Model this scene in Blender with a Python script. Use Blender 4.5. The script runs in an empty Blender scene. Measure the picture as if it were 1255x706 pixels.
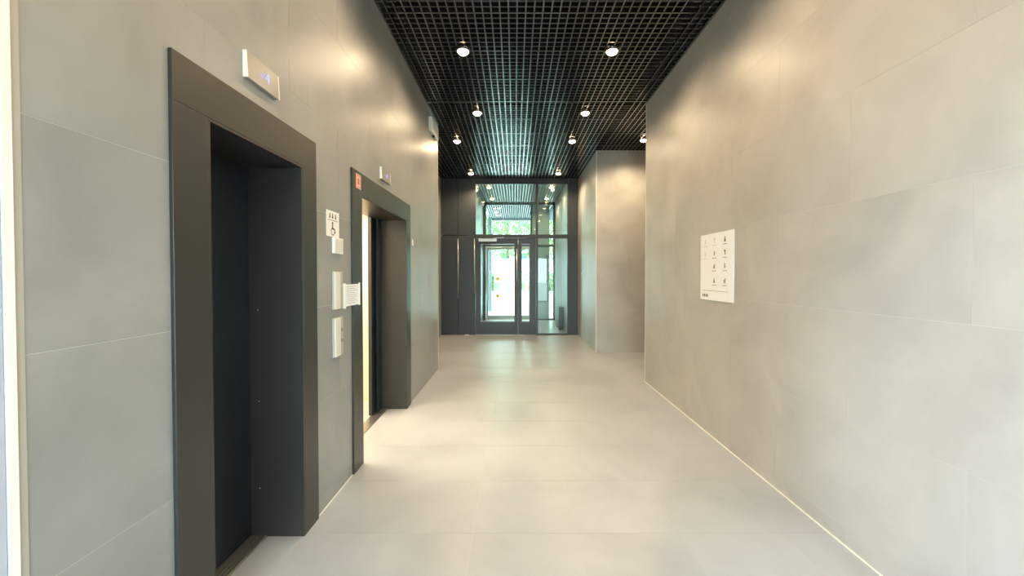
import bpy, bmesh, math, random
from mathutils import Vector, Matrix
random.seed(7)
sc = bpy.context.scene
C = sc.collection

# ------------------------------------------------------------------ camera
cam_d = bpy.data.cameras.new('camera'); cam = bpy.data.objects.new('camera', cam_d); C.objects.link(cam)
cam.location = (0, 0, 1.5)
cam.rotation_euler = (math.pi/2 - 0.0165, 0, 0)
cam_d.sensor_width = 36.0
cam_d.lens = 495/1255*36
cam_d.shift_x = -3.5/1255
cam_d.shift_y = -7.8/1255
cam_d.clip_start = 0.02; cam_d.clip_end = 400
sc.camera = cam
# ------------------------------------------------------------------ sky: plain bright overcast
w = bpy.data.worlds.new('world'); sc.world = w; w.use_nodes = True
bg = w.node_tree.nodes['Background']
bg.inputs['Color'].default_value = (0.76, 0.86, 1.0, 1); bg.inputs['Strength'].default_value = 13.0
# ------------------------------------------------------------------ exposure
sc.view_settings.view_transform = 'Standard'; sc.view_settings.look = 'None'
sc.view_settings.gamma = 1.0; sc.view_settings.use_curve_mapping = False
sc.view_settings.exposure = 0.72
sc.cycles.max_bounces = 12; sc.cycles.diffuse_bounces = 6; sc.cycles.glossy_bounces = 6; sc.cycles.transparent_max_bounces = 16
sc.cycles.caustics_reflective = False; sc.cycles.caustics_refractive = False
sc.cycles.sample_clamp_indirect = 8
LAMP_W = 42.0
LAMP_COL = (1.0, 0.76, 0.47)

# ------------------------------------------------------------------ materials
def srgb(r, g, b):
    f = lambda c: (c/255/12.92 if c/255 <= 0.04045 else ((c/255+0.055)/1.055)**2.4)
    return (f(r), f(g), f(b), 1)
def nodes(name):
    m = bpy.data.materials.new(name); m.use_nodes = True
    nt = m.node_tree
    return m, nt, nt.nodes['Principled BSDF']
def flat(name, col, rough=0.5, metal=0.0, spec=0.5, emit=None, es=0.0, noise=0.0, nscale=8.0):
    m, nt, p = nodes(name)
    p.inputs['Base Color'].default_value = col
    p.inputs['Roughness'].default_value = rough
    p.inputs['Metallic'].default_value = metal
    p.inputs['Specular IOR Level'].default_value = spec
    if emit:
        p.inputs['Emission Color'].default_value = emit; p.inputs['Emission Strength'].default_value = es
    if noise:
        g = nt.nodes.new('ShaderNodeNewGeometry')
        n = nt.nodes.new('ShaderNodeTexNoise'); n.inputs['Scale'].default_value = nscale; n.inputs['Detail'].default_value = 5
        nt.links.new(g.outputs['Position'], n.inputs['Vector'])
        mx = nt.nodes.new('ShaderNodeMix'); mx.data_type = 'RGBA'
        a = tuple(c*(1-noise) for c in col[:3])+(1,); b = tuple(min(1, c*(1+noise)) for c in col[:3])+(1,)
        mx.inputs[6].default_value = a; mx.inputs[7].default_value = b
        nt.links.new(n.outputs['Fac'], mx.inputs[0]); nt.links.new(mx.outputs[2], p.inputs['Base Color'])
        mr = nt.nodes.new('ShaderNodeMapRange'); mr.inputs['To Min'].default_value = max(0, rough-0.06); mr.inputs['To Max'].default_value = rough+0.06
        nt.links.new(n.outputs['Fac'], mr.inputs['Value']); nt.links.new(mr.outputs['Result'], p.inputs['Roughness'])
    return m
def stone(name, c0, c1, r0, r1, scale=1.6, spec=0.5):
    """cloudy grey porcelain stoneware: two scales of noise, a little random tone per tile"""
    m, nt, p = nodes(name)
    L = nt.links.new
    g = nt.nodes.new('ShaderNodeNewGeometry'); oi = nt.nodes.new('ShaderNodeObjectInfo')
    ml = nt.nodes.new('ShaderNodeMath'); ml.operation = 'MULTIPLY'; ml.inputs[1].default_value = 0.15
    L(oi.outputs['Random'], ml.inputs[0])
    ad = nt.nodes.new('ShaderNodeVectorMath'); ad.operation = 'ADD'
    L(g.outputs['Position'], ad.inputs[0]); L(ml.outputs[0], ad.inputs[1])
    n1 = nt.nodes.new('ShaderNodeTexNoise'); n1.inputs['Scale'].default_value = scale; n1.inputs['Detail'].default_value = 7; n1.inputs['Roughness'].default_value = 0.55; n1.inputs['Distortion'].default_value = 0.6
    n2 = nt.nodes.new('ShaderNodeTexNoise'); n2.inputs['Scale'].default_value = 60; n2.inputs['Detail'].default_value = 3
    L(ad.outputs[0], n1.inputs['Vector']); L(g.outputs['Position'], n2.inputs['Vector'])
    cr = nt.nodes.new('ShaderNodeMapRange'); cr.inputs['From Min'].default_value = 0.3; cr.inputs['From Max'].default_value = 0.72
    L(n1.outputs['Fac'], cr.inputs['Value'])
    mx = nt.nodes.new('ShaderNodeMix'); mx.data_type = 'RGBA'; mx.inputs[6].default_value = c0; mx.inputs[7].default_value = c1
    L(cr.outputs['Result'], mx.inputs[0])
    hs = nt.nodes.new('ShaderNodeHueSaturation')
    va = nt.nodes.new('ShaderNodeMapRange'); va.inputs['To Min'].default_value = 0.99; va.inputs['To Max'].default_value = 1.01
    L(oi.outputs['Random'], va.inputs['Value']); L(va.outputs['Result'], hs.inputs['Value'])
    L(mx.outputs[2], hs.inputs['Color']); L(hs.outputs['Color'], p.inputs['Base Color'])
    rr = nt.nodes.new('ShaderNodeMapRange'); rr.inputs['To Min'].default_value = r0; rr.inputs['To Max'].default_value = r1
    L(cr.outputs['Result'], rr.inputs['Value']); L(rr.outputs['Result'], p.inputs['Roughness'])
    bp = nt.nodes.new('ShaderNodeBump'); bp.inputs['Strength'].default_value = 0.06; bp.inputs['Distance'].default_value = 0.002
    L(n2.outputs['Fac'], bp.inputs['Height']); L(bp.outputs['Normal'], p.inputs['Normal'])
    p.inputs['Specular IOR Level'].default_value = spec
    return m
def glass(name, tint):
    m = bpy.data.materials.new(name); m.use_nodes = True
    nt = m.node_tree; nt.nodes.clear(); L = nt.links.new
    o = nt.nodes.new('ShaderNodeOutputMaterial'); mx = nt.nodes.new('ShaderNodeMixShader')
    t = nt.nodes.new('ShaderNodeBsdfTransparent'); t.inputs['Color'].default_value = tint
    g = nt.nodes.new('ShaderNodeBsdfGlossy'); g.inputs['Roughness'].default_value = 0.02
    f = nt.nodes.new('ShaderNodeFresnel'); f.inputs['IOR'].default_value = 1.5
    L(f.outputs[0], mx.inputs[0]); L(t.outputs[0], mx.inputs[1]); L(g.outputs[0], mx.inputs[2]); L(mx.outputs[0], o.inputs['Surface'])
    return m
def emis(name, col, s):
    m, nt, p = nodes(name)
    p.inputs['Base Color'].default_value = (0.05, 0.05, 0.05, 1)
    p.inputs['Emission Color'].default_value = tuple(col)+(1,); p.inputs['Emission Strength'].default_value = s
    return m
M = {}
M['wall'] = stone('grey_wall_stoneware', srgb(132, 132, 130), srgb(153, 153, 150), 0.34, 0.46)
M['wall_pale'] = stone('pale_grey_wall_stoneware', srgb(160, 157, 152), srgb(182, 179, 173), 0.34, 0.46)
M['floor'] = stone('pale_floor_stoneware', srgb(158, 162, 168), srgb(176, 180, 186), 0.3, 0.42, 1.3)
M['grout'] = flat('pale_grout', srgb(186, 185, 182), 0.8, noise=0.05, nscale=40)
M['sealant'] = flat('white_sealant', srgb(226, 224, 216), 0.6, noise=0.04, nscale=30)
M['slat'] = flat('black_satin_aluminium', srgb(33, 36, 36), 0.24, spec=1.0, noise=0.12, nscale=5)
M['slat2'] = flat('daylit_pale_aluminium', srgb(196, 202, 198), 0.3, metal=0.2, noise=0.06, nscale=5)  # daylight gleam on the vestibule slats put into a pale base colour
M['indicator'] = flat('satin_beige_steel', srgb(158, 155, 148), 0.32, metal=0.4, noise=0.04)
M['slat'].node_tree.nodes['Principled BSDF'].inputs['Coat Weight'].default_value = 1.0
M['slat'].node_tree.nodes['Principled BSDF'].inputs['Coat Roughness'].default_value = 0.15
M['plenum'] = flat('black_plenum_paint', srgb(14, 16, 16), 0.8, noise=0.15, nscale=4)
M['portal'] = flat('bronze_grey_portal_metal', srgb(50, 50, 47), 0.36, metal=0.1, noise=0.10, nscale=3)
M['liftdoor'] = flat('dark_lift_door_metal', srgb(22, 31, 36), 0.38, metal=0.1, noise=0.1, nscale=4)
M['front'] = flat('anthracite_powder_coat', srgb(52, 57, 60), 0.42, noise=0.06, nscale=6)
M['doorframe'] = flat('grey_door_aluminium', srgb(92, 96, 100), 0.32, metal=0.4, noise=0.05)
M['steel'] = flat('brushed_steel', srgb(190, 190, 186), 0.3, metal=0.9, noise=0.05, nscale=20)
M['white'] = flat('white_plastic', srgb(232, 231, 226), 0.4, noise=0.02)
M['paper'] = flat('white_paper', srgb(226, 229, 234), 0.7, noise=0.02)
M['panel'] = flat('pale_enamelled_panel', srgb(212, 210, 200), 0.35, noise=0.03)
M['panel_side'] = flat('grey_panel_edge', srgb(176, 174, 165), 0.4, noise=0.03)
M['inksoft'] = flat('soft_black_ink', srgb(92, 92, 94), 0.7, noise=0.05)
M['ink'] = flat('black_ink', srgb(46, 46, 48), 0.7, noise=0.05)
M['inkgrey'] = flat('grey_ink', srgb(140, 140, 142), 0.7, noise=0.05)
M['inkpink'] = flat('pale_pink_ink', srgb(216, 190, 182), 0.7, noise=0.05)
M['inkpale'] = flat('pale_grey_ink', srgb(196, 192, 188), 0.7, noise=0.05)
M['orange'] = flat('orange_sticker', srgb(228, 186, 170), 0.5, noise=0.05)
M['orange2'] = flat('orange_red_print', srgb(196, 84, 58), 0.5, noise=0.05)
M['jambstone'] = flat('pale_beige_cover_strip', srgb(168, 166, 154), 0.5, noise=0.05)
M['bluegrey'] = flat('blue_grey_door_paint', srgb(176, 182, 196), 0.4, noise=0.03)
M['teal'] = flat('blue_grey_panel_with_reflection', srgb(150, 176, 184), 0.35, noise=0.05)  # blue-grey panel, lightened to carry the hall's reflection in the glass
M['glass'] = glass('green_tinted_glass', (0.86, 0.95, 0.905, 1))
M['clear'] = glass('clear_glass', (0.93, 0.94, 0.95, 1))
M['cream'] = flat('cream_lift_car_panel', srgb(214, 204, 184), 0.5, noise=0.03)
M['concrete'] = flat('pale_plaza_paving', srgb(200, 200, 196), 0.85, noise=0.08, nscale=2)
M['leaf'] = flat('green_leaves', srgb(96, 132, 62), 0.6, noise=0.35, nscale=3)
M['bark'] = flat('brown_bark', srgb(92, 78, 62), 0.9, noise=0.3, nscale=12)
M['facade'] = flat('pale_blue_white_render', srgb(206, 212, 218), 0.8, noise=0.04)
M['winglass'] = flat('dark_window_glass', srgb(70, 86, 92), 0.1, noise=0.1)
M['yellow'] = flat('yellow_warning_film', srgb(224, 178, 40), 0.5, noise=0.05)
M['red'] = flat('red_paint', srgb(206, 60, 40), 0.45, noise=0.06)
M['lamp'] = emis('warm_lamp_glow', (1.0, 0.72, 0.42), 22.0)
M['carlamp'] = emis('warm_car_lamp_glow', (1.0, 0.88, 0.70), 6.0)
M['display'] = emis('blue_white_display', (0.40, 0.52, 1.0), 0.75)
M['displaybg'] = emis('lavender_display_glow', (0.36, 0.33, 0.62), 0.7)

# ------------------------------------------------------------------ helpers
def tag(o, label=None, cat=None, group=None, kind=None):
    if label: o['label'] = label
    if cat: o['category'] = cat
    if group: o['group'] = group
    if kind: o['kind'] = kind
    return o
def empty(name, loc=(0, 0, 0)):
    o = bpy.data.objects.new(name, None); C.objects.link(o); o.location = loc; o.empty_display_size = 0.1
    return o
class MB:
    def __init__(s): s.bm = bmesh.new()
    def box(s, x0, x1, y0, y1, z0, z1, bev=0.0):
        vs = [s.bm.verts.new(p) for p in ((x0,y0,z0),(x1,y0,z0),(x1,y1,z0),(x0,y1,z0),(x0,y0,z1),(x1,y0,z1),(x1,y1,z1),(x0,y1,z1))]
        fs = [s.bm.faces.new([vs[i] for i in q]) for q in ((0,3,2,1),(4,5,6,7),(0,1,5,4),(1,2,6,5),(2,3,7,6),(3,0,4,7))]
        if bev:
            es = {e for f in fs for e in f.edges}
            bmesh.ops.bevel(s.bm, geom=list(es), offset=bev, segments=2, affect='EDGES', profile=0.5)
        return s
    def poly(s, pts, d):
        """prism: polygon extruded by vector d"""
        a = [s.bm.verts.new(p) for p in pts]; b = [s.bm.verts.new(Vector(p)+Vector(d)) for p in pts]
        n = len(a)
        s.bm.faces.new(a); s.bm.faces.new(b[::-1])
        for i in range(n): s.bm.faces.new((a[i], b[i], b[(i+1) % n], a[(i+1) % n]))
        return s
    def lathe(s, prof, n=24, centre=(0, 0, 0), cap=True):
        rings = []
        for r, z in prof:
            rings.append([s.bm.verts.new((centre[0]+r*math.cos(2*math.pi*i/n), centre[1]+r*math.sin(2*math.pi*i/n), centre[2]+z)) for i in range(n)])
        for k in range(len(rings)-1):
            for i in range(n): s.bm.faces.new((rings[k][i], rings[k][(i+1) % n], rings[k+1][(i+1) % n], rings[k+1][i]))
        if cap:
            s.bm.faces.new(rings[0][::-1]); s.bm.faces.new(rings[-1])
        return s
    def tube(s, pts, rad, n=10):
        prev = None
        pts = [Vector(p) for p in pts]
        for k, p in enumerate(pts):
            d = (pts[min(k+1, len(pts)-1)] - pts[max(k-1, 0)]).normalized()
            u = d.orthogonal().normalized(); v = d.cross(u)
            r = rad[k] if isinstance(rad, (list, tuple)) else rad
            ring = [s.bm.verts.new(p + r*(u*math.cos(2*math.pi*i/n)+v*math.sin(2*math.pi*i/n))) for i in range(n)]
            if prev:
                # align rings: rotate to nearest vertex
                off = min(range(n), key=lambda o: (ring[o].co-prev[0].co).length)
                ring = ring[off:]+ring[:off]
                for i in range(n): s.bm.faces.new((prev[i], prev[(i+1) % n], ring[(i+1) % n], ring[i]))
            else: s.bm.faces.new(ring[::-1])
            prev = ring
        s.bm.faces.new(prev)
        return s
    def build(s, name, mat, parent=None, smooth=False):
        bmesh.ops.recalc_face_normals(s.bm, faces=s.bm.faces)
        me = bpy.data.meshes.new(name)
        # keep coordinates local to the parent when it is an Empty away from the origin
        if parent is not None:
            off = world_loc(parent)
            if off.length > 0: bmesh.ops.translate(s.bm, verts=s.bm.verts, vec=-off)
        s.bm.to_mesh(me); s.bm.free()
        me.materials.append(M[mat] if isinstance(mat, str) else mat)
        if smooth:
            for p in me.polygons: p.use_smooth = True
        o = bpy.data.objects.new(name, me); C.objects.link(o)
        if parent is not None: o.parent = parent
        return o
def world_loc(o):
    v = Vector((0, 0, 0))
    while o is not None:
        v += o.location; o = o.parent
    return v
def bx(name, mat, parent, *a, bev=0.0):
    return MB().box(*a, bev=bev).build(name, mat, parent)
def subtract(r, holes):
    """rect (u0,u1,v0,v1) minus holes -> list of rects"""
    out = [r]
    for h in holes:
        nxt = []
        for (a, b, c, d) in out:
            if h[0] >= b or h[1] <= a or h[2] >= d or h[3] <= c: nxt.append((a, b, c, d)); continue
            if c < h[2]: nxt.append((a, b, c, h[2]))
            if d > h[3]: nxt.append((a, b, h[3], d))
            lo, hi = max(c, h[2]), min(d, h[3])
            if a < h[0]: nxt.append((a, h[0], lo, hi))
            if b > h[1]: nxt.append((h[1], b, lo, hi))
        out = nxt
    return [q for q in out if q[1]-q[0] > 0.004 and q[3]-q[2] > 0.004]
T = 0.0008     # tiles stand this far proud of the grout bed
J = 0.001     # half joint
mesh_cache = {}
def tiles(parent, plane, at, nrm, u0, u1, v0, v1, tw, th, uo, vo, holes=(), bond=True, mat='wall', name='wall_tile'):
    """running-bond tiles on an axis plane. plane 'X': u=y,v=z ; 'Y': u=x,v=z ; 'Z': u=x,v=y. at = grout bed, nrm=+-1"""
    k0 = math.floor((v0-vo)/th)-1; n = 0
    off = world_loc(parent)
    k = k0
    while vo+k*th < v1:
        va, vb = max(v0, vo+k*th), min(v1, vo+(k+1)*th)
        if vb-va > 0.01:
            sh = (k % 2)*tw/2 if bond else 0
            j = math.floor((u0-uo-sh)/tw)-1
            while uo+sh+j*tw < u1:
                ua, ub = max(u0, uo+sh+j*tw), min(u1, uo+sh+(j+1)*tw)
                if ub-ua > 0.01:
                    rs = subtract((ua+J, ub-J, va+J, vb-J), holes)
                    if rs:
                        cu, cv = (ua+ub)/2, (va+vb)/2
                        key = (plane, nrm, mat, tuple(tuple(round(x, 4) for x in (a-cu, b-cu, c-cv, d-cv)) for a, b, c, d in rs))
                        me = mesh_cache.get(key)
                        if me is None:
                            b_ = MB()
                            for a, b, c, d in rs:
                                lo, hi = (0, T*nrm) if nrm > 0 else (T*nrm, 0)
                                a, b, c, d = a-cu, b-cu, c-cv, d-cv
                                if plane == 'X': b_.box(lo, hi, a, b, c, d)
                                elif plane == 'Y': b_.box(a, b, lo, hi, c, d)
                                else: b_.box(a, b, c, d, lo, hi)
                            bmesh.ops.recalc_face_normals(b_.bm, faces=b_.bm.faces)
                            me = bpy.data.meshes.new(name); b_.bm.to_mesh(me); b_.bm.free(); me.materials.append(M[mat]); mesh_cache[key] = me
                        o = bpy.data.objects.new(name, me); C.objects.link(o); o.parent = parent
                        p = (at, cu, cv) if plane == 'X' else (cu, at, cv) if plane == 'Y' else (cu, cv, at)
                        o.location = Vector(p)-off
                        n += 1
                j += 1
        k += 1
    return n
def struct(o): o['kind'] = 'structure'; return o

# ------------------------------------------------------------------ dimensions
XL, XR = -1.22, 1.83            # hall side walls
YB, YE = -2.0, 10.1             # glazed back front, glazed end front
YLE, YRE = 6.42, 5.66           # where the two side walls stop
XL2, XR2 = -1.84, 1.57          # side walls past those corners
YC = 7.8                        # face of the right block
H, HT = 3.88, 4.3               # grid ceiling underside, top of shell
XC = 4.2                        # end of the side corridor
VX0, VX1, YV = -1.04, 1.33, 13.4   # vestibule
YP = 16.9                       # porch edge
L1 = (1.598, 2.305); L2 = (3.19, 4.51); LZ = 2.12       # lift openings
F1 = (1.431, 2.465); F2 = (3.01, 4.68); FZ = 2.30       # outer frames

# ------------------------------------------------------------------ floor
fl = struct(MB().box(XL2-0.3, XC+0.2, YB-0.15, YV+0.1, -0.2, -T).build('floor', 'grout'))
f_uo, f_vo = 0.957, 2.32-0.6*8
tiles(fl, 'Z', -T, 1, XL+0.004, XR-0.004, YB, YRE, 0.6, 0.6, f_uo, f_vo, bond=False, mat='floor', name='floor_tile')
tiles(fl, 'Z', -T, 1, XL+0.004, XC, YRE, YLE, 0.6, 0.6, f_uo, f_vo, bond=False, mat='floor', name='floor_tile')
tiles(fl, 'Z', -T, 1, XL2, XC, YLE, YC-0.004, 0.6, 0.6, f_uo, f_vo, bond=False, mat='floor', name='floor_tile')
tiles(fl, 'Z', -T, 1, XL2, XR2-0.004, YC, YE-0.03, 0.6, 0.6, f_uo, f_vo, bond=False, mat='floor', name='floor_tile')
tiles(fl, 'Z', -T, 1, VX0, VX1, YE+0.03, YV-0.03, 0.6, 0.6, f_uo, f_vo, bond=False, mat='floor', name='floor_tile')
# reveal floors of the lift openings
for n, (a, b) in enumerate((L1, L2)):
    bx('floor_tile', 'floor', fl, -1.42, XL+0.001, a+0.02, b-0.02, -T, 0)

# ------------------------------------------------------------------ walls
XB = XL-T
wl = MB()
wl.box(-1.56, XB, 1.003, L1[0], 0, HT); wl.box(-1.56, XB, L1[0], L1[1], LZ, HT); wl.box(-1.56, XB, L1[1], L2[0], 0, HT)
wl.box(-1.56, XB, L2[0], L2[1], LZ, HT); wl.box(-1.56, XB, L2[1], YLE-T, 0, HT); wl.box(-1.56, XB-0.11, YB, 1.003, 2.4, HT); wl.box(-1.56, XB, YB, 1.003, H, HT); wl.box(-1.56, XB, YB, -1.80, 0, H)
wl.box(XL2-0.2, -1.56, 6.22, YLE-T, 0, HT)
wl = struct(wl.build('wall_left', 'grout'))
holes_l = [(F1[0], F1[1], 0, FZ), (F2[0], F2[1], 0, FZ), (-1.8, 1.002, 0, H+1)]
tiles(wl, 'X', XB, 1, YB, YLE, 0.003, H, 1.2, 0.6, 0.4, 0.1-0.6, holes=holes_l)
tiles(wl, 'Y', YLE-T, 1, XL2, XL, 0.003, H, 1.2, 0.6, XL, 0.1-0.6)
wlf = struct(MB().box(XL2-0.2, XL2-T, 6.42, YE, 0, HT).build('wall_left_far', 'grout'))
tiles(wlf, 'X', XL2-T, 1, YLE, YE, 0.003, H, 1.2, 0.6, 0.4, 0.1-0.6)
wr = struct(MB().box(XR+T, XR+0.28, YB, YRE-T, 0, HT).build('wall_right', 'grout'))
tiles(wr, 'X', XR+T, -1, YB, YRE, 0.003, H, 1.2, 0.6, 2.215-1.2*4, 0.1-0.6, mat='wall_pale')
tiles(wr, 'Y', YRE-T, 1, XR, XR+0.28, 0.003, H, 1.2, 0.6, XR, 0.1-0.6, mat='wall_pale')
wc = struct(MB().box(XR+0.28, XC+0.2, YRE-0.2, YRE-T, 0, HT).build('wall_corridor_near', 'grout'))
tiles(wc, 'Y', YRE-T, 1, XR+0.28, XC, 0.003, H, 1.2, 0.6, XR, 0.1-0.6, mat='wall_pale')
we = struct(MB().box(XC+T, XC+0.2, YRE, YC+0.2, 0, HT).build('wall_corridor_end', 'grout'))
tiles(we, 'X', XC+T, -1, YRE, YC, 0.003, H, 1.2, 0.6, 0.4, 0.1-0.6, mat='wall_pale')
wf = struct(MB().box(XR2+T, XC, YC+T, YE, 0, HT).build('wall_right_far', 'grout'))
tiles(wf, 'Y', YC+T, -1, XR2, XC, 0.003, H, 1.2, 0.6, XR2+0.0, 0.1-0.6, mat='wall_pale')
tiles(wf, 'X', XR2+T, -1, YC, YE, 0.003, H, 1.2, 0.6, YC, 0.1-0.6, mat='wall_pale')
# corner trims and the white joint along the floor
def trim(name, *a): return struct(bx(name, 'sealant', None, *a))
trim('trim_1', XR2-0.007, XR2+0.005, YC-0.007, YC+0.005, 0, H-0.002)
trim('trim_2', XR-0.003, XR+0.004, YRE-0.004, YRE+0.003, 0, H-0.002)
trim('trim_3', XL-0.004, XL+0.003, YLE-0.004, YLE+0.003, 0, H-0.002)
trim('baseboard_right', XR-0.009, XR-0.0005, YB+0.1, YRE, 0.0, 0.006)
trim('baseboard_left', XL+0.0005, XL+0.006, F1[1]+0.005, F2[0]-0.005, 0.0, 0.004)

# ------------------------------------------------------------------ white framed glazed entrance in the left wall beside the camera
d = empty('door_1', (XL, -0.4, 0)); struct(d)
bx('frame_cover', 'jambstone', d, XL-0.10, XL+0.002, 0.9815, 1.0015, 0, H)
for a, b in ((0.961, 0.981), (0.66, 0.70), (-0.55, -0.50), (-1.80, -1.75)): bx('door_frame', 'white', d, XL-0.10, XL+0.006, a, b, 0, 2.4 if b < 0.9 else H)
for a, b in ((0.70, 0.961), (-0.50, 0.66), (-1.75, -0.55)): bx('door_frame', 'white', d, XL-0.10, XL+0.018, a, b, 2.365, 2.4)
bx('side_panel', 'bluegrey', d, XL-0.06, XL+0.002, 0.702, 0.960, 0.0, 2.363, bev=0.003)
for a, b in ((-0.497, 0.657), (-1.747, -0.553)):
    lf = MB(); lf.box(XL-0.06, XL, a, a+0.06, 0.008, 2.362); lf.box(XL-0.06, XL, b-0.06, b, 0.008, 2.362); lf.box(XL-0.06, XL, a+0.06, b-0.06, 0.008, 0.12); lf.box(XL-0.06, XL, a+0.06, b-0.06, 2.30, 2.362)
    lf = lf.build('door_leaf', 'white', d)
    bx('pane', 'clear', lf, XL-0.036, XL-0.024, a+0.061, b-0.061, 0.121, 2.299)

bx('head_panel', 'bluegrey', d, XL-0.06, XL+0.002, -1.75, 0.960, 2.402, H-0.002)  # unseen; glazing stops at door height to keep side daylight low

# ------------------------------------------------------------------ ceiling: black open-cell grid
P = 0.078; PY0 = 4.33
ce = MB().box(XL2-0.2, XC+0.2, YB-0.15, YE+0.1, HT, HT+0.1)
ce = struct(ce.build('ceiling', 'plenum'))
def long_ext(x):
    if x < XL: return (YLE+0.004, YE-0.05)
    if x < XR2: return (YB+0.05, YE-0.05)
    if x < XR: return (YB+0.05, YC-0.004)
    return (YRE+0.004, YC-0.004)
i0 = math.floor((XL2)/P)
cache = {}
def slat(name, x0, x1, y0, y1, z0, z1, parent, mat='slat'):
    key = (round(x1-x0, 4), round(y1-y0, 4), round(z1-z0, 4), mat)
    off = world_loc(parent)
    if key not in cache:
        b = MB().box(-(x1-x0)/2, (x1-x0)/2, -(y1-y0)/2, (y1-y0)/2, -(z1-z0)/2, (z1-z0)/2)
        me = bpy.data.meshes.new(name); bmesh.ops.recalc_face_normals(b.bm, faces=b.bm.faces); b.bm.to_mesh(me); b.bm.free(); me.materials.append(M[mat]); cache[key] = me
    o = bpy.data.objects.new(name, cache[key]); C.objects.link(o); o.parent = parent
    o.location = Vector(((x0+x1)/2, (y0+y1)/2, (z0+z1)/2))-off
    return o
x = i0*P+0.02
while x < XC-0.02:
    if not any(abs(x-b) < 0.012 for b in (XL2, XL, XR2, XR)) and x > XL2+0.01:
        a, b = long_ext(x)
        slat('slat', x-0.0065, x+0.0065, a, b, H, H+0.040, ce)
    x += P
def cross_ext(y):
    x0 = XL+0.004 if y < YLE else XL2+0.004
    x1 = XR-0.004 if y < YRE else (XC-0.004 if y < YC else XR2-0.004)
    return x0, x1
n = math.ceil((YB+0.06-PY0)/P)
while PY0+n*P < YE-0.06:
    y = PY0+n*P
    if not any(abs(y-b) < 0.012 for b in (YLE, YRE, YC)):
        a, b = cross_ext(y)
        if n % 8 == 0: slat('carrier_rail', a, b, y-0.008, y+0.008, H-0.003, H+0.043, ce)
        else: slat('cross_slat', a, b, y-0.0045, y+0.0045, H+0.002, H+0.038, ce)
    n += 1
# black edge angle along the walls
for a in ((XL+0.001, XL+0.02, YB+0.05, YLE), (XR-0.02, XR-0.001, YB+0.05, YRE)):
    bx('edge_angle', 'slat', ce, a[0], a[1], a[2], a[3], H-0.004, H-0.001)

# ------------------------------------------------------------------ lifts
def lift_frame(root, O, F, depth=0.30):
    pr = 0.014
    for side, (a, b) in (('n', (F[0], O[0])), ('f', (O[1], F[1]))):
        m = MB(); m.box(XL-0.001, XL+pr, a, b, 0.0, LZ, bev=0.002)
        if side == 'n': m.box(XL-depth, XL+pr-0.001, b+0.0005, b+0.012, 0.0, LZ-0.013)
        else: m.box(XL-depth, XL+pr-0.001, a-0.012, a-0.0005, 0.0, LZ-0.013)
        m.build('jamb', 'portal', root)
    m = MB(); m.box(XL-0.001, XL+pr, F[0], F[1], LZ, FZ, bev=0.002); m.box(XL-depth, XL+pr-0.001, O[0]+0.0005, O[1]-0.0005, LZ-0.012, LZ-0.0005)
    m.build('lintel', 'portal', root)
def threshold(root, O):
    m = MB(); 
    for k in range(5):
        xa = -1.53+k*0.022
        m.box(xa, xa+0.016, O[0]+0.013, O[1]-0.013, 0.0, 0.008)
    m.box(-1.53, -1.42, O[0]+0.013, O[1]-0.013, -0.002, 0.003)
    return m.build('threshold', 'steel', root)
e1 = tag(empty('elevator', (XL, 1.95, 0)), 'closed narrow elevator with dark doors set deep in a bronze grey frame', 'elevator')
lift_frame(e1, L1, F1); threshold(e1, L1)
bx('door_leaf', 'liftdoor', e1, -1.545, -1.52, L1[0]-0.02, 1.95, 0.009, LZ, bev=0.002)
bx('door_leaf', 'liftdoor', e1, -1.535, -1.51, 1.948, L1[1]+0.02, 0.009, LZ, bev=0.002)
for z, y in ((1.30, 0.0), (0.78, 0.0), (0.28, 0.0)):      # specks of paint on the far reveal
    o = MB().lathe([(0.003, 0), (0.0015, 0.0008)], 8).build('paint_speck', 'white'); o.parent = e1
    o.rotation_euler = (math.pi/2, 0, 0); o.location = Vector((-1.46, L1[1]-0.0122, z))-e1.location
e2 = tag(empty('elevator', (XL, 3.87, 0)), 'wide elevator with its doors standing open and warm light inside', 'elevator')
lift_frame(e2, L2, F2); threshold(e2, L2)
bx('door_leaf', 'liftdoor', e2, -1.545, -1.52, 4.27, L2[1]+0.02, 0.009, LZ, bev=0.002)
bx('door_leaf', 'liftdoor', e2, -1.512, -1.488, 4.38, L2[1]-0.013, 0.009, LZ, bev=0.002)
bx('door_leaf_edge', 'portal', e2, -1.55, -1.515, 4.262, 4.27, 0.009, LZ)
# lift car
car = tag(empty('elevator_car', (-2.3, 3.8, 0)), 'cream panelled lift car seen through the open elevator doors', 'elevator car')
cx0, cx1, cy0, cy1, cz = -3.0, -1.60, 2.95, 4.78, 2.25
bx('car_floor', 'floor', car, cx0, cx1, cy0, cy1, -0.05, 0.0)
bx('car_wall', 'cream', car, cx0-0.04, cx0, cy0, cy1, 0, cz)
bx('car_wall', 'cream', car, cx0, cx1, cy0-0.04, cy0, 0, cz)
bx('car_wall', 'cream', car, cx0, cx1, cy1, cy1+0.04, 0, cz)
bx('front_return', 'cream', car, cx1-0.03, cx1, cy0, 3.2, 0, cz)
bx('front_return', 'cream', car, cx1-0.03, cx1, 4.55, cy1, 0, cz)
bx('car_ceiling', 'white', car, cx0, cx1, cy0, cy1, cz, cz+0.05)
bx('light_panel', 'carlamp', car, -2.75, -1.8, 3.2, 4.5, cz-0.02, cz)
MB().tube([(-2.95, 3.1, 0.9), (-2.95, 4.6, 0.9)], 0.018).build('handrail', 'steel', car)
ld = bpy.data.lights.new('car_light', 'AREA'); ld.shape = 'RECTANGLE'; ld.size = 0.9; ld.size_y = 1.2; ld.energy = 42; ld.color = (1.0, 0.80, 0.52)
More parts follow.
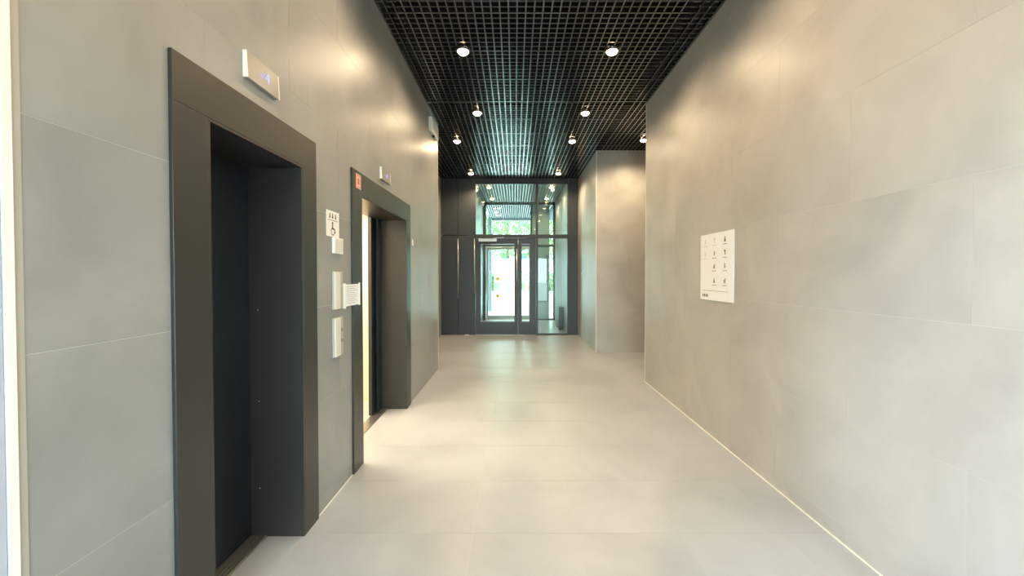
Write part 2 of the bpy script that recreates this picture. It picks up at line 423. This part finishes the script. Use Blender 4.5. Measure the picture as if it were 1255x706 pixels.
lo = bpy.data.objects.new('car_light', ld); C.objects.link(lo); lo.parent = car; lo.location = Vector((-2.27, 3.85, cz-0.03))-car.location
# shaft shell so no daylight gets behind the walls
sh = MB(); sh.box(-3.3, -3.2, 0.8, 6.3, -0.2, HT); sh.box(-3.3, -1.56, 0.7, 0.8, -0.2, HT); sh.box(-3.3, -1.56, 6.3, 6.4, -0.2, HT); sh.box(-3.3, -1.56, 0.7, 6.4, HT, HT+0.1); sh.box(-3.3, -1.56, 0.7, 6.4, -0.3, -0.2); sh.box(-3.3, -1.56, 2.6, 2.7, -0.2, HT)
struct(sh.build('wall_shaft', 'plenum'))

# ------------------------------------------------------------------ lift call fittings on the left wall
def disc_x(b, x, y, z, r, d=0.004, n=16):
    b.poly([(x, y+r*math.cos(2*math.pi*i/n), z+r*math.sin(2*math.pi*i/n)) for i in range(n)], (d, 0, 0))
s = tag(empty('wall_sign', (XL, 2.705, 1.84)), 'square white accessibility sign with black pictograms above the small white wall box', 'sign')
bx('plate', 'white', s, XL+0.0005, XL+0.004, 2.615, 2.80, 1.755, 1.925)
b = MB(); xx = XL+0.0041
for yy in (2.66, 2.70, 2.745):                                  # three small icons
    disc_x(b, xx, yy, 1.903, 0.006, 0.0008, 10); b.box(xx, xx+0.0008, yy-0.007, yy+0.007, 1.876, 1.895)
b.box(xx, xx+0.0008, 2.635, 2.78, 1.862, 1.865)
b.build('pictogram', 'ink', s)
b = MB()                                                        # wheelchair symbol
disc_x(b, xx, 2.700, 1.846, 0.009, 0.0008, 12)
b.poly([(xx, 2.694, 1.836), (xx, 2.706, 1.836), (xx, 2.708, 1.812), (xx, 2.73, 1.812), (xx, 2.742, 1.782), (xx, 2.732, 1.78), (xx, 2.722, 1.803), (xx, 2.695, 1.803)], (0.0008, 0, 0))
for i in range(14):
    a0, a1 = math.radians(100+i*18), math.radians(100+(i+1)*18)
    pts = [(xx, 2.702+r*math.cos(a), 1.79+r*math.sin(a)) for r, a in ((0.027, a0), (0.027, a1), (0.021, a1), (0.021, a0))]
    b.poly(pts, (0.0008, 0, 0))
b.build('wheelchair_symbol', 'ink', s)
s = tag(empty('wall_box', (XL, 2.76, 1.71)), 'small plain white box on the wall right under the square accessibility sign', 'wall box')
bx('housing', 'white', s, XL+0.0005, XL+0.018, 2.69, 2.838, 1.645, 1.752, bev=0.004)
bx('cover', 'panel', s, XL+0.0185, XL+0.021, 2.70, 2.828, 1.655, 1.742, bev=0.001)
def call_panel(z0, z1, label, btn):
    s = tag(empty('call_panel', (XL, 2.76, z0)), label, 'call panel')
    b = MB(); b.box(XL+0.0005, XL+0.012, 2.69, 2.84, z0, z1, bev=0.003); b.build('back_plate', 'panel_side', s)
    b = MB(); b.box(XL+0.0122, XL+0.024, 2.692, 2.775, z0+0.002, z1-0.002, bev=0.004); b.build('front_cover', 'panel', s)
    for z in btn:
        r = MB(); disc_x(r, XL+0.0121, 2.808, z, 0.019, 0.003, 20); r = r.build('button_ring', 'steel', s)
        q = MB(); disc_x(q, XL+0.0152, 2.808, z, 0.013, 0.003, 20); q.build('button', 'inkgrey', r)
    return s
call_panel(1.266, 1.524, 'tall pale call panel without buttons beside the taped notice', ())
call_panel(0.945, 1.21, 'pale call panel with two round buttons below the other one', (1.12, 1.045))
s = tag(empty('notice', (XL, 2.99, 1.35)), 'white paper notice in a clip holder between call panel and elevator frame', 'notice')
bx('sheet', 'paper', s, XL+0.0155, XL+0.0175, 2.865, 3.115, 1.275, 1.432)
bx('clip', 'white', s, XL+0.001, XL+0.022, 2.853, 2.867, 1.262, 1.440)
bx('clip', 'white', s, XL+0.0145, XL+0.022, 3.112, 3.126, 1.270, 1.442)
b = MB()
for k in range(9):
    b.box(XL+0.0176, XL+0.018, 2.885, 2.885+random.uniform(0.15, 0.21), 1.415-k*0.015, 1.4175-k*0.015)
b.build('printed_lines', 'inkgrey', s)
# floor indicators over the lifts
def text_mesh(txt, size):
    cu = bpy.data.curves.new('t', 'FONT'); cu.body = txt; cu.size = size; cu.extrude = 0.0005; cu.align_x = 'CENTER'; cu.align_y = 'CENTER'
    o = bpy.data.objects.new('t', cu); C.objects.link(o)
    dg = bpy.context.evaluated_depsgraph_get(); me = bpy.data.meshes.new_from_object(o.evaluated_get(dg))
    bpy.data.objects.remove(o); return me
def indicator(y0, y1, z0, z1, label):
    s = tag(empty('floor_indicator', (XL, (y0+y1)/2, z0)), label, 'floor indicator')
    b = MB()      # wedge: thicker at the foot
    b.poly([(XL+0.0005, y0, z0), (XL+0.022, y0, z0), (XL+0.016, y0, z1), (XL+0.0005, y0, z1)], (0, 0.006, 0)); b.build('end_cap', 'white', s)
    b = MB(); b.poly([(XL+0.0005, y0+0.006, z0), (XL+0.021, y0+0.006, z0), (XL+0.015, y0+0.006, z1), (XL+0.0005, y0+0.006, z1)], (0, y1-y0-0.012, 0)); b.build('housing', 'indicator', s)
    b = MB(); b.poly([(XL+0.0005, y1-0.006, z0), (XL+0.022, y1-0.006, z0), (XL+0.016, y1-0.006, z1), (XL+0.0005, y1-0.006, z1)], (0, 0.006, 0)); b.build('end_cap', 'white', s)
    yc = y0+(y1-y0)*0.56; zc = (z0+z1)/2
    tilt = math.atan2(0.006, z1-z0)
    sx = XL+0.0182
    b = MB(); b.poly([(sx, yc-0.05, zc-0.006), (sx, yc-0.018, zc+0.02), (sx, yc-0.018, zc-0.02)], (0.0006, 0, 0)); ar = b.build('arrow_light', 'displaybg', s)
    me = text_mesh('4', 0.075); me.materials.clear(); me.materials.append(M['display'])
    t = bpy.data.objects.new('digit', me); C.objects.link(t); t.parent = s
    t.rotation_euler = Matrix(((0, 0, 1), (1, 0, 0), (0, 1, 0))).to_euler()
    t.location = Vector((sx+0.001, yc+0.012, zc))-s.location
    return s
indicator(1.825, 2.075, 2.39, 2.51, 'floor indicator with a glowing blue digit above the closed elevator')
indicator(3.66, 3.92, 2.37, 2.48, 'floor indicator with a bright lit digit above the open elevator')
# warning sticker on the second frame
s = tag(empty('sticker', (XL+0.014, 3.125, 2.17)), 'pink and orange warning sticker on the corner of the elevator frame', 'sticker')
bx('film', 'orange', s, XL+0.0142, XL+0.015, 3.075, 3.175, 2.165, 2.275)
b = MB()
for a in ((3.085, 3.165, 2.262, 2.268), (3.085, 3.165, 2.172, 2.178), (3.085, 3.091, 2.178, 2.262), (3.159, 3.165, 2.178, 2.262), (3.11, 3.14, 2.195, 2.215), (3.118, 3.132, 2.215, 2.25), (3.10, 3.15, 2.225, 2.232)):
    b.box(XL+0.0151, XL+0.0155, *a)
b.build('printed_symbol', 'orange2', s)
# small things further along the left wall
s = tag(empty('wall_switch', (XL, 4.80, 1.885)), 'tiny white plate on the wall past the open elevator', 'switch')
bx('plate', 'white', s, XL+0.0005, XL+0.01, 4.79, 4.83, 1.85, 1.92, bev=0.002); bx('rocker', 'panel', s, XL+0.0102, XL+0.014, 4.798, 4.822, 1.865, 1.905, bev=0.001)
s = tag(empty('emergency_light', (XL, 5.98, 3.6)), 'white box fitting high on the wall just below the black ceiling', 'light fitting')
bx('housing', 'white', s, XL+0.0005, XL+0.05, 5.74, 6.22, 3.55, 3.74, bev=0.006)
bx('diffuser', 'panel', s, XL+0.0502, XL+0.056, 5.77, 6.19, 3.57, 3.72, bev=0.003)
MB().box(XL+0.01, XL+0.04, 5.95, 6.0, 3.528, 3.5495).build('sensor', 'ink', s)

# ------------------------------------------------------------------ poster on the right wall
s = tag(empty('information_board', (XR, 3.667, 1.265)), 'square white information board with rows of small icons on the grey wall', 'board')
y0, y1, z0, z1 = 3.367, 3.965, 1.265, 1.882
bx('board', 'paper', s, XR-0.007, XR-0.0005, y0, y1, z0, z1, bev=0.001)
px = XR-0.0075
def on_board(u, v): return y1-u*(y1-y0), z1-v*(z1-z0)            # u from the far edge, v from the top
rng = random.Random(3)
cols = (0.16, 0.45, 0.76); rows = (0.08, 0.27, 0.46, 0.67)
for r, v in enumerate(rows):
    for c, u in enumerate(cols):
        if c == 0 and r > 1: continue
        ik, tk = ('inksoft', 'inkgrey') if (c == 2 or (c == 1 and r > 0)) else ('inkpink', 'inkpale')
        b = MB(); y, z = on_board(u, v+0.03)
        kind = (r*3+c) % 4
        hw = 0.014
        if kind == 0:
            b.box(px, px+0.0004, y-hw, y+hw, z-0.0058, z-0.0014); b.box(px, px+0.0004, y-0.006, y+0.006, z-0.0216, z+0.0216)
        elif kind == 1:
            b.box(px, px+0.0004, y-hw, y+hw, z+0.0072, z+0.0216); b.box(px, px+0.0004, y-hw*0.7, y+hw*0.2, z-0.0216, z+0.0058)
        elif kind == 2:
            disc_x(b, px, y, z+0.0130, 0.008, 0.0004, 12); b.box(px, px+0.0004, y-0.012, y+0.012, z-0.0230, z+0.0029)
        else:
            b.box(px, px+0.0004, y-hw, y-0.004, z-0.0216, z+0.0216); b.box(px, px+0.0004, y+0.003, y+hw, z-0.0216, z+0.0101)
        b.build('icon', ik, s)
        y, z = on_board(u, v+0.10)
        b = MB(); b.box(px, px+0.0004, y-0.038, y+0.038, z-0.003, z+0.003)
        b.build('caption', tk, s)
ya, za = on_board(0.06, 0.855); yb, zb = on_board(0.86, 0.855)
bx('rule_line', 'inkgrey', s, px, px+0.0004, yb, ya, za-0.003, za+0.001)
b = MB()
for k in range(4):
    y, z = on_board(0.09+0.05*k, 0.93); b.box(px, px+0.0004, y-0.012, y+0.008, z-0.012, z+0.012); b.box(px, px+0.0004, y-0.012, y-0.004, z-0.018, z-0.012)
b.build('printed_word', 'inksoft', s)
# switch on the far right wall
s = tag(empty('wall_switch', (XR2, 9.5, 1.5)), 'small white switch on the narrow wall beside the glazed front', 'switch')
bx('plate', 'white', s, XR2-0.012, XR2-0.0005, 9.45, 9.53, 1.47, 1.56, bev=0.002); bx('rocker', 'panel', s, XR2-0.016, XR2-0.0122, 9.465, 9.515, 1.485, 1.545, bev=0.001)

# ------------------------------------------------------------------ downlights
def downlight(x, y, label, group, z=H, power=LAMP_W):
    s = tag(empty('downlight', (x, y, z)), label, 'ceiling light', group)
    zb = z-0.006
    MB().lathe([(0.075, zb+0.0015), (0.075, zb-0.018), (0.062, zb-0.022), (0.056, zb-0.016), (0.056, zb+0.0015)], 28, (x, y, 0), cap=False).build('trim_ring', 'slat', s, True)
    MB().lathe([(0.0555, zb-0.002), (0.0555, zb-0.016), (0.051, zb-0.030), (0.037, zb-0.043), (0.018, zb-0.050)], 24, (x, y, 0)).build('lamp', 'lamp', s, True)
    d = bpy.data.lights.new('downlight_beam', 'SPOT'); d.energy = power; d.color = LAMP_COL; d.spot_size = math.radians(164); d.spot_blend = 0.8; d.shadow_soft_size = 0.045
    o = bpy.data.objects.new('downlight_beam', d); C.objects.link(o); o.parent = s; o.location = (0, 0, -0.12)
    return s
G = 'round downlights in the hall ceiling'
spots = [(-0.547, 4.30, 'warm round downlight in the black grid above the open elevator'), (1.025, 4.30, 'warm round downlight in the black grid near the white information board'),
         (-0.547, 5.92, 'warm round downlight in the black grid beside the white box fitting'), (1.025, 5.92, 'warm round downlight in the black grid beside the end of the long board wall'),
         (-1.02, 7.16, 'warm round downlight in the black grid just past the end of the elevator wall'), (1.01, 7.16, 'warm round downlight in the black grid in front of the side corridor mouth'),
         (2.25, 7.10, 'warm round downlight half hidden inside the side corridor'),
         (-1.02, 9.42, 'warm round downlight close to the glazed front, over the solid dark panels'), (1.01, 9.42, 'warm round downlight close to the glazed front, by the narrow wall with the switch'),
         (-0.547, 2.68, 'warm round downlight in the black grid over the gap between both elevators'), (1.025, 2.68, 'warm round downlight in the black grid across from the call panels'),
         (-0.547, 1.05, 'warm round downlight by the white framed side entrance'), (1.025, 1.05, 'warm round downlight across from the white framed side entrance'),
         (-0.547, -0.6, 'warm round downlight over the white side entrance doors, near the glazed back'), (1.025, -0.6, 'warm round downlight by the long bare wall, near the glazed back')]
for x, y, t in spots: downlight(x, y, t, G, power=LAMP_W*(1.5 if y > 7 else 1.0))

# ------------------------------------------------------------------ glazed end front
def bars(name, mat, parent, lst, y0, y1, bev=0.003):
    for (a, b, c, d) in lst: bx(name, mat, parent, a, b, y0, y1, c, d, bev=bev)
wend = empty('wall_end', (0, YE, 0)); struct(wend)
fy0, fy1 = YE-0.05, YE+0.07
for (a, b, c, d) in ((XL2, -1.424, 0, 2.480), (XL2, -1.424, 2.494, HT), (-1.416, -1.02, 0, 2.480), (-1.416, -1.02, 2.494, HT)):
    bx('wall_panel', 'front', wend, a, b, YE-0.02, fy1, c, d, bev=0.002)
bx('wall_panel', 'front', wend, 1.336, XR2, YE-0.03, fy1, 0, HT, bev=0.002)
bx('head_panel', 'front', wend, -1.012, 1.33, YE-0.02, fy1, H-0.11, HT)
bars('mullion', 'front', wend, [(-1.018, -0.985, 0, H-0.11), (0.53, 0.57, 0, H-0.11), (1.318, 1.335, 0, H-0.11)], fy0, fy1)
bars('transom', 'front', wend, [(-0.985, 0.53, 2.42, 2.50), (0.57, 1.318, 2.42, 2.50)], fy0, fy1)
bars('sill', 'front', wend, [(0.57, 1.318, 0, 0.03)], fy0, fy1)
def pull(parent, x, y, z0, z1, out=0.05, mat='steel'):
    b = MB(); b.tube([(x, y-out, z0), (x, y-out, z1)], 0.014, 12)
    for z in (z0+0.12, z1-0.12): b.tube([(x, y, z), (x, y-out, z)], 0.008, 8)
    return b.build('pull_handle', mat, parent, True)
pull(wend, -1.41, YE-0.02, 0.91, 2.40); pull(wend, -1.0, YE-0.05, 1.03, 2.40)
def window(name, a, b, c, d, y):
    o = struct(empty(name, ((a+b)/2, y, c)))
    bx('pane', 'glass', o, a+0.004, b-0.004, y-0.006, y+0.006, c+0.004, d-0.004)
    m = MB(); g = 0.012
    for q in ((a, b, c, c+g), (a, b, d-g, d), (a, a+g, c, d), (b-g, b, c, d)): m.box(q[0], q[1], y-0.012, y+0.012, q[2], q[3])
    m.build('glazing_bead', 'doorframe', o)
    return o
window('window_1', -0.985, 0.53, 2.50, H-0.11, YE); window('window_2', 0.57, 1.318, 2.50, H-0.11, YE); window('window_3', 0.57, 1.318, 0.03, 2.42, YE)
def double_door(name, y, x0=-0.982, x1=0.527, zt=2.418, g1=(-0.857, 0.0), g2=(0.163, 0.377), z0=0.323, z1=2.28, lm='front'):
    dr = struct(empty(name, ((x0+x1)/2, y, 0)))
    ya, yb = y-0.03, y+0.03
    m = 'doorframe'
    xm = 0.0815
    for (a, b, g) in ((x0+0.003, xm-0.002, g1), (xm+0.002, x1-0.003, g2)):
        lf = MB(); lf.box(a, g[0], ya, yb, 0.012, zt-0.004, bev=0.003); lf.box(g[1], b, ya, yb, 0.012, zt-0.004, bev=0.003)
        lf.box(g[0], g[1], ya, yb, z1, zt-0.004, bev=0.003); lf.box(g[0], g[1], ya, yb, 0.012, z0, bev=0.003)
        lf = lf.build('door_leaf', lm, dr)
        bx('pane', 'glass', lf, g[0]+0.001, g[1]-0.001, y-0.006, y+0.006, z0+0.001, z1-0.001)
        bd = MB(); t = 0.014
        for q in ((g[0], g[1], z0, z0+t), (g[0], g[1], z1-t, z1), (g[0], g[0]+t, z0, z1), (g[1]-t, g[1], z0, z1)): bd.box(q[0], q[1], y-0.034, y+0.034, q[2], q[3])
        bd.build('glazing_bead', m, lf)
    lf0 = dr.children[0]
    cl = bx('door_closer', 'steel', lf0, -0.90, -0.45, y-0.10, y-0.031, 2.325, 2.40, bev=0.006)
    MB().tube([(-0.55, y-0.07, 2.405), (-0.27, y-0.075, 2.43), (-0.27, y-0.03, 2.44)], 0.009, 8).build('closer_arm', 'steel', lf0)
    pull(lf0, 0.045, y-0.03, 0.75, 2.15)
    bx('lock_plate', 'ink', lf0, 0.02, 0.055, y-0.036, y-0.0305, 1.44, 1.5)
    return dr, lf0
dr, lf0 = double_door('door_2', YE)
for z, r in ((1.40, 0.045), (0.98, 0.045)):
    b = MB(); n_ = 20
    b.poly([(-0.43+r*math.cos(2*math.pi*i/n_), YE-0.0065, z+r*math.sin(2*math.pi*i/n_)) for i in range(n_)], (0, -0.0006, 0)); b.build('warning_sticker', 'yellow', lf0)
s = tag(bx('door_wedge', 'white', None, -1.24, -1.14, YE-0.12, YE-0.07, 0.0005, 0.022, bev=0.006), 'small white wedge lying on the floor at the foot of the dark panel', 'door wedge')

# ------------------------------------------------------------------ vestibule and second glazed front
wv = struct(MB().box(VX0-0.8, VX0, YE+0.07, YV+0.1, 0, HT).build('wall_vestibule_left', 'doorframe'))
wv = struct(MB().box(VX1+T, VX1+0.4, YE+0.07, YV+0.1, 0, HT).build('wall_vestibule_right', 'grout'))
tiles(wv, 'X', VX1+T, -1, YE+0.07, YV-0.03, 0.003, H, 1.2, 0.6, 0.4, 0.1-0.6)
ce2 = struct(MB().box(VX0-0.8, VX1+0.4, YE+0.1, YP+0.2, HT, HT+0.1).build('ceiling_vestibule', 'plenum'))
x = VX0+0.03
while x < VX1-0.01:
    slat('slat', x-0.0065, x+0.0065, YE+0.08, YV-0.05, H, H+0.04, ce2, 'slat2'); slat('slat', x-0.0065, x+0.0065, YV+0.1, YP, H, H+0.04, ce2, 'slat2')
    x += P
y = YE+0.16
while y < YV-0.06:
    slat('cross_slat', VX0+0.004, VX1-0.004, y-0.0045, y+0.0045, H+0.002, H+0.038, ce2, 'slat2'); y += P*2
wv2 = empty('wall_vestibule_end', (0, YV, 0)); struct(wv2)
ga, gb = YV-0.04, YV+0.04
bars('mullion', 'doorframe', wv2, [(VX0, -0.96, 0, H-0.06), (0.53, 0.575, 0, H-0.06), (VX1-0.06, VX1-0.002, 0, H-0.06)], ga, gb)
bars('transom', 'doorframe', wv2, [(-0.96, 0.53, 2.44, 2.50), (0.575, VX1-0.06, 2.44, 2.50), (VX0, VX1-0.002, H-0.06, H+0.02)], ga, gb)
bx('head_panel', 'front', wv2, VX0, VX1-0.002, ga, gb, H+0.02, HT)
bars('sill', 'doorframe', wv2, [(0.575, VX1-0.06, 0, 0.05)], ga, gb)
window('window_4', -0.96, 0.53, 2.50, H-0.06, YV); window('window_5', 1.13, VX1-0.06, 2.50, H-0.06, YV); window('window_6', 1.13, VX1-0.06, 0.05, 2.44, YV)
bx('side_panel', 'teal', wv2, 0.577, 1.128, YV-0.02, YV+0.02, 2.502, H-0.062); bx('side_panel', 'teal', wv2, 0.577, 1.128, YV-0.02, YV+0.02, 0.052, 2.438)
pull(wv2, 1.05, YV-0.02, 1.25, 2.15, mat='front')
double_door('door_3', YV, -0.957, 0.527, 2.438, (-0.895, 0.03), (0.133, 0.465), 0.14, 2.36, 'slat2')
for x, y, t, p in ((-0.7, 10.9, 'round downlight just behind the inner glass doors, by the dark vestibule wall', 45), (0.98, 10.9, 'round downlight just behind the inner glass, above the heater cabinet', 45),
                (-0.7, 12.5, 'round downlight by the outer glass doors and the dark vestibule wall', 45), (0.98, 12.5, 'round downlight by the outer glass and the tiled vestibule wall', 45),
                (-0.7, 15.2, 'round downlight under the porch roof on the side of the post', 15), (0.98, 15.2, 'round downlight under the porch roof on the side without a post', 15)):
    downlight(x, y, t, 'downlights beyond the inner glass front', power=p)
# grey heater box in the vestibule
s = tag(empty('heater_cabinet', (1.25, 11.2, 0)), 'low grey heater cabinet against the vestibule wall', 'heater')
bx('cabinet', 'doorframe', s, 1.19, VX1-0.002, 10.95, 11.6, 0.05, 0.62, bev=0.006)
for k in range(6): bx('louvre', 'front', s, 1.184, 1.19, 11.0, 11.55, 0.48+k*0.02, 0.488+k*0.02)
for yy in (11.0, 11.5): bx('foot', 'front', s, 1.2, VX1-0.02, yy, yy+0.05, 0.0005, 0.05)

# ------------------------------------------------------------------ glazed back front behind the camera
wb = empty('wall_back', (0, YB, 0)); struct(wb)
bars('mullion', 'front', wb, [(XL-0.34, XL+0.05, 0, HT), (0.28, 0.33, 0, H), (XR-0.05, XR+0.28, 0, HT)], YB-0.1, YB)
bars('transom', 'front', wb, [(XL+0.05, 0.28, 2.42, 2.48), (0.33, XR-0.05, 2.42, 2.48), (XL+0.05, XR-0.05, H, HT), (XL+0.05, 0.28, 0, 0.06), (0.33, XR-0.05, 0, 0.06)], YB-0.1, YB)
window('window_7', XL+0.05, 0.28, 0.06, 2.42, YB-0.05); window('window_8', 0.33, XR-0.05, 0.06, 2.42, YB-0.05)
for a, b in ((XL+0.05, 0.28), (0.33, XR-0.05)): bx('wall_panel', 'front', wb, a+0.001, b-0.001, YB-0.08, YB-0.02, 2.481, H-0.001)  # unseen; solid panels close the upper back so daylight enters low

# ------------------------------------------------------------------ outdoors
gr = struct(MB().box(-60, 60, YV+0.1, 110, -0.3, -0.02).build('ground', 'concrete'))
gr3 = struct(MB().box(-60, -1.57, YB-0.15, 0.69, -0.3, -0.02).build('ground_left', 'concrete'))
gr2 = struct(MB().box(-60, 60, -60, YB-0.15, -0.3, -0.02).build('ground_back', 'concrete'))
# porch post and beam
s = empty('porch', (0, YP, 0)); struct(s)
bx('post', 'doorframe', s, -1.12, -0.97, YP-0.1, YP+0.05, -0.02, H); bx('beam', 'doorframe', s, -1.12, VX1+0.4, YP+0.05, YP+0.2, H-0.1, HT)
def leafy(name, centre, rad, n, parent, rng):
    vs, fs = [], []
    for i in range(n):
        while True:
            p = Vector((rng.uniform(-1, 1), rng.uniform(-1, 1), rng.uniform(-1, 1)))
            if 0.25 < p.length < 1: break
        c = Vector((centre[0]+p.x*rad[0], centre[1]+p.y*rad[1], centre[2]+p.z*rad[2]))
        a = Vector((rng.gauss(0, 1), rng.gauss(0, 1), rng.gauss(0, 1))).normalized(); b_ = a.orthogonal().normalized(); s_ = rng.uniform(0.10, 0.2)
        k = len(vs); vs += [c-a*s_, c+b_*s_*0.5, c+a*s_, c-b_*s_*0.5]; fs.append((k, k+1, k+2, k+3))
    me = bpy.data.meshes.new(name); off = world_loc(parent)
    me.from_pydata([tuple(v-off) for v in vs], [], fs); me.materials.append(M['leaf'])
    o = bpy.data.objects.new(name, me); C.objects.link(o); o.parent = parent; o['kind'] = 'stuff'
    return o
rng = random.Random(11)
for x, y, h, r, lab in ((-4.6, 27, 8.5, 2.6, 'tall leafy green tree outside beside the pale house'), (-0.6, 33, 8.0, 3.0, 'leafy green tree outside straight behind the glass doors'), (3.4, 29, 7.5, 2.6, 'leafy green tree outside behind the red litter bin')):
    t = tag(empty('tree', (x, y, -0.02)), lab, 'tree', 'trees outside the doors')
    MB().tube([(x, y, -0.02), (x+0.1, y, 1.4), (x+0.05, y+0.1, 3.0), (x, y, h*0.75)], [0.16, 0.12, 0.10, 0.04], 8).build('trunk', 'bark', t, True)
    leafy('foliage', (x, y, h*0.66), (r, r, h*0.34), 2600, t, rng)
for k, (x, lab) in enumerate(((-3.6, 'clipped hedge outside, next to the pale house'), (2.4, 'clipped hedge outside, beyond the red litter bin'))):
    t = tag(empty('hedge', (x, 38, -0.02)), lab, 'hedge')
    MB().box(x-2.2, x+2.2, 37.8, 38.2, -0.02, 1.5).build('twigs', 'bark', t); leafy('foliage', (x, 38, 0.95), (2.6, 0.7, 0.95), 1500, t, rng)
def house(name, label, x0, x1, y0, y1, h, nx, nz, side=None):
    t = tag(empty(name, ((x0+x1)/2, y0, -0.02)), label, 'building')
    bx('walls', 'facade', t, x0, x1, y0, y1, -0.02, h); bx('roof', 'doorframe', t, x0-0.2, x1+0.2, y0-0.2, y1+0.2, h, h+0.25)
    for i in range(nx):
        for k in range(nz):
            cx = x0+(i+0.5)*(x1-x0)/nx; cz_ = 1.6+k*3.0
            f = bx('window_frame', 'white', t, cx-0.75, cx+0.75, y0-0.05, y0-0.001, cz_-0.75, cz_+0.75); bx('window_pane', 'winglass', f, cx-0.67, cx+0.67, y0-0.06, y0-0.051, cz_-0.67, cz_+0.67)
    for i in range(4):
        for k in range(nz):
            if side:
                cy = y0+(i+0.5)*(y1-y0)/4; cz_ = 1.6+k*3.0; sx = x1
                f = bx('window_frame', 'white', t, sx+0.001, sx+0.05, cy-0.75, cy+0.75, cz_-0.75, cz_+0.75); bx('window_pane', 'winglass', f, sx+0.051, sx+0.06, cy-0.67, cy+0.67, cz_-0.67, cz_+0.67)
    return t
house('house', 'pale blue white house outside with its side facing the plaza', -9, -2.6, 40, 52, 9.5, 3, 3, True)
house('apartment_building', 'long pale apartment block far behind the trees', -22, 22, 70, 82, 19, 14, 6)
s = tag(empty('litter_bin', (1.22, 36.5, -0.02)), 'red upright litter bin standing on the plaza outside', 'bin')
MB().lathe([(0.26, 0), (0.30, 0.04), (0.30, 0.85), (0.28, 0.9)], 20, (1.22, 36.5, -0.02)).build('body', 'red', s, False)
MB().lathe([(0.31, 0.905), (0.31, 0.96), (0.2, 1.08), (0.05, 1.12)], 20, (1.22, 36.5, -0.02)).build('lid', 'ink', s, False)
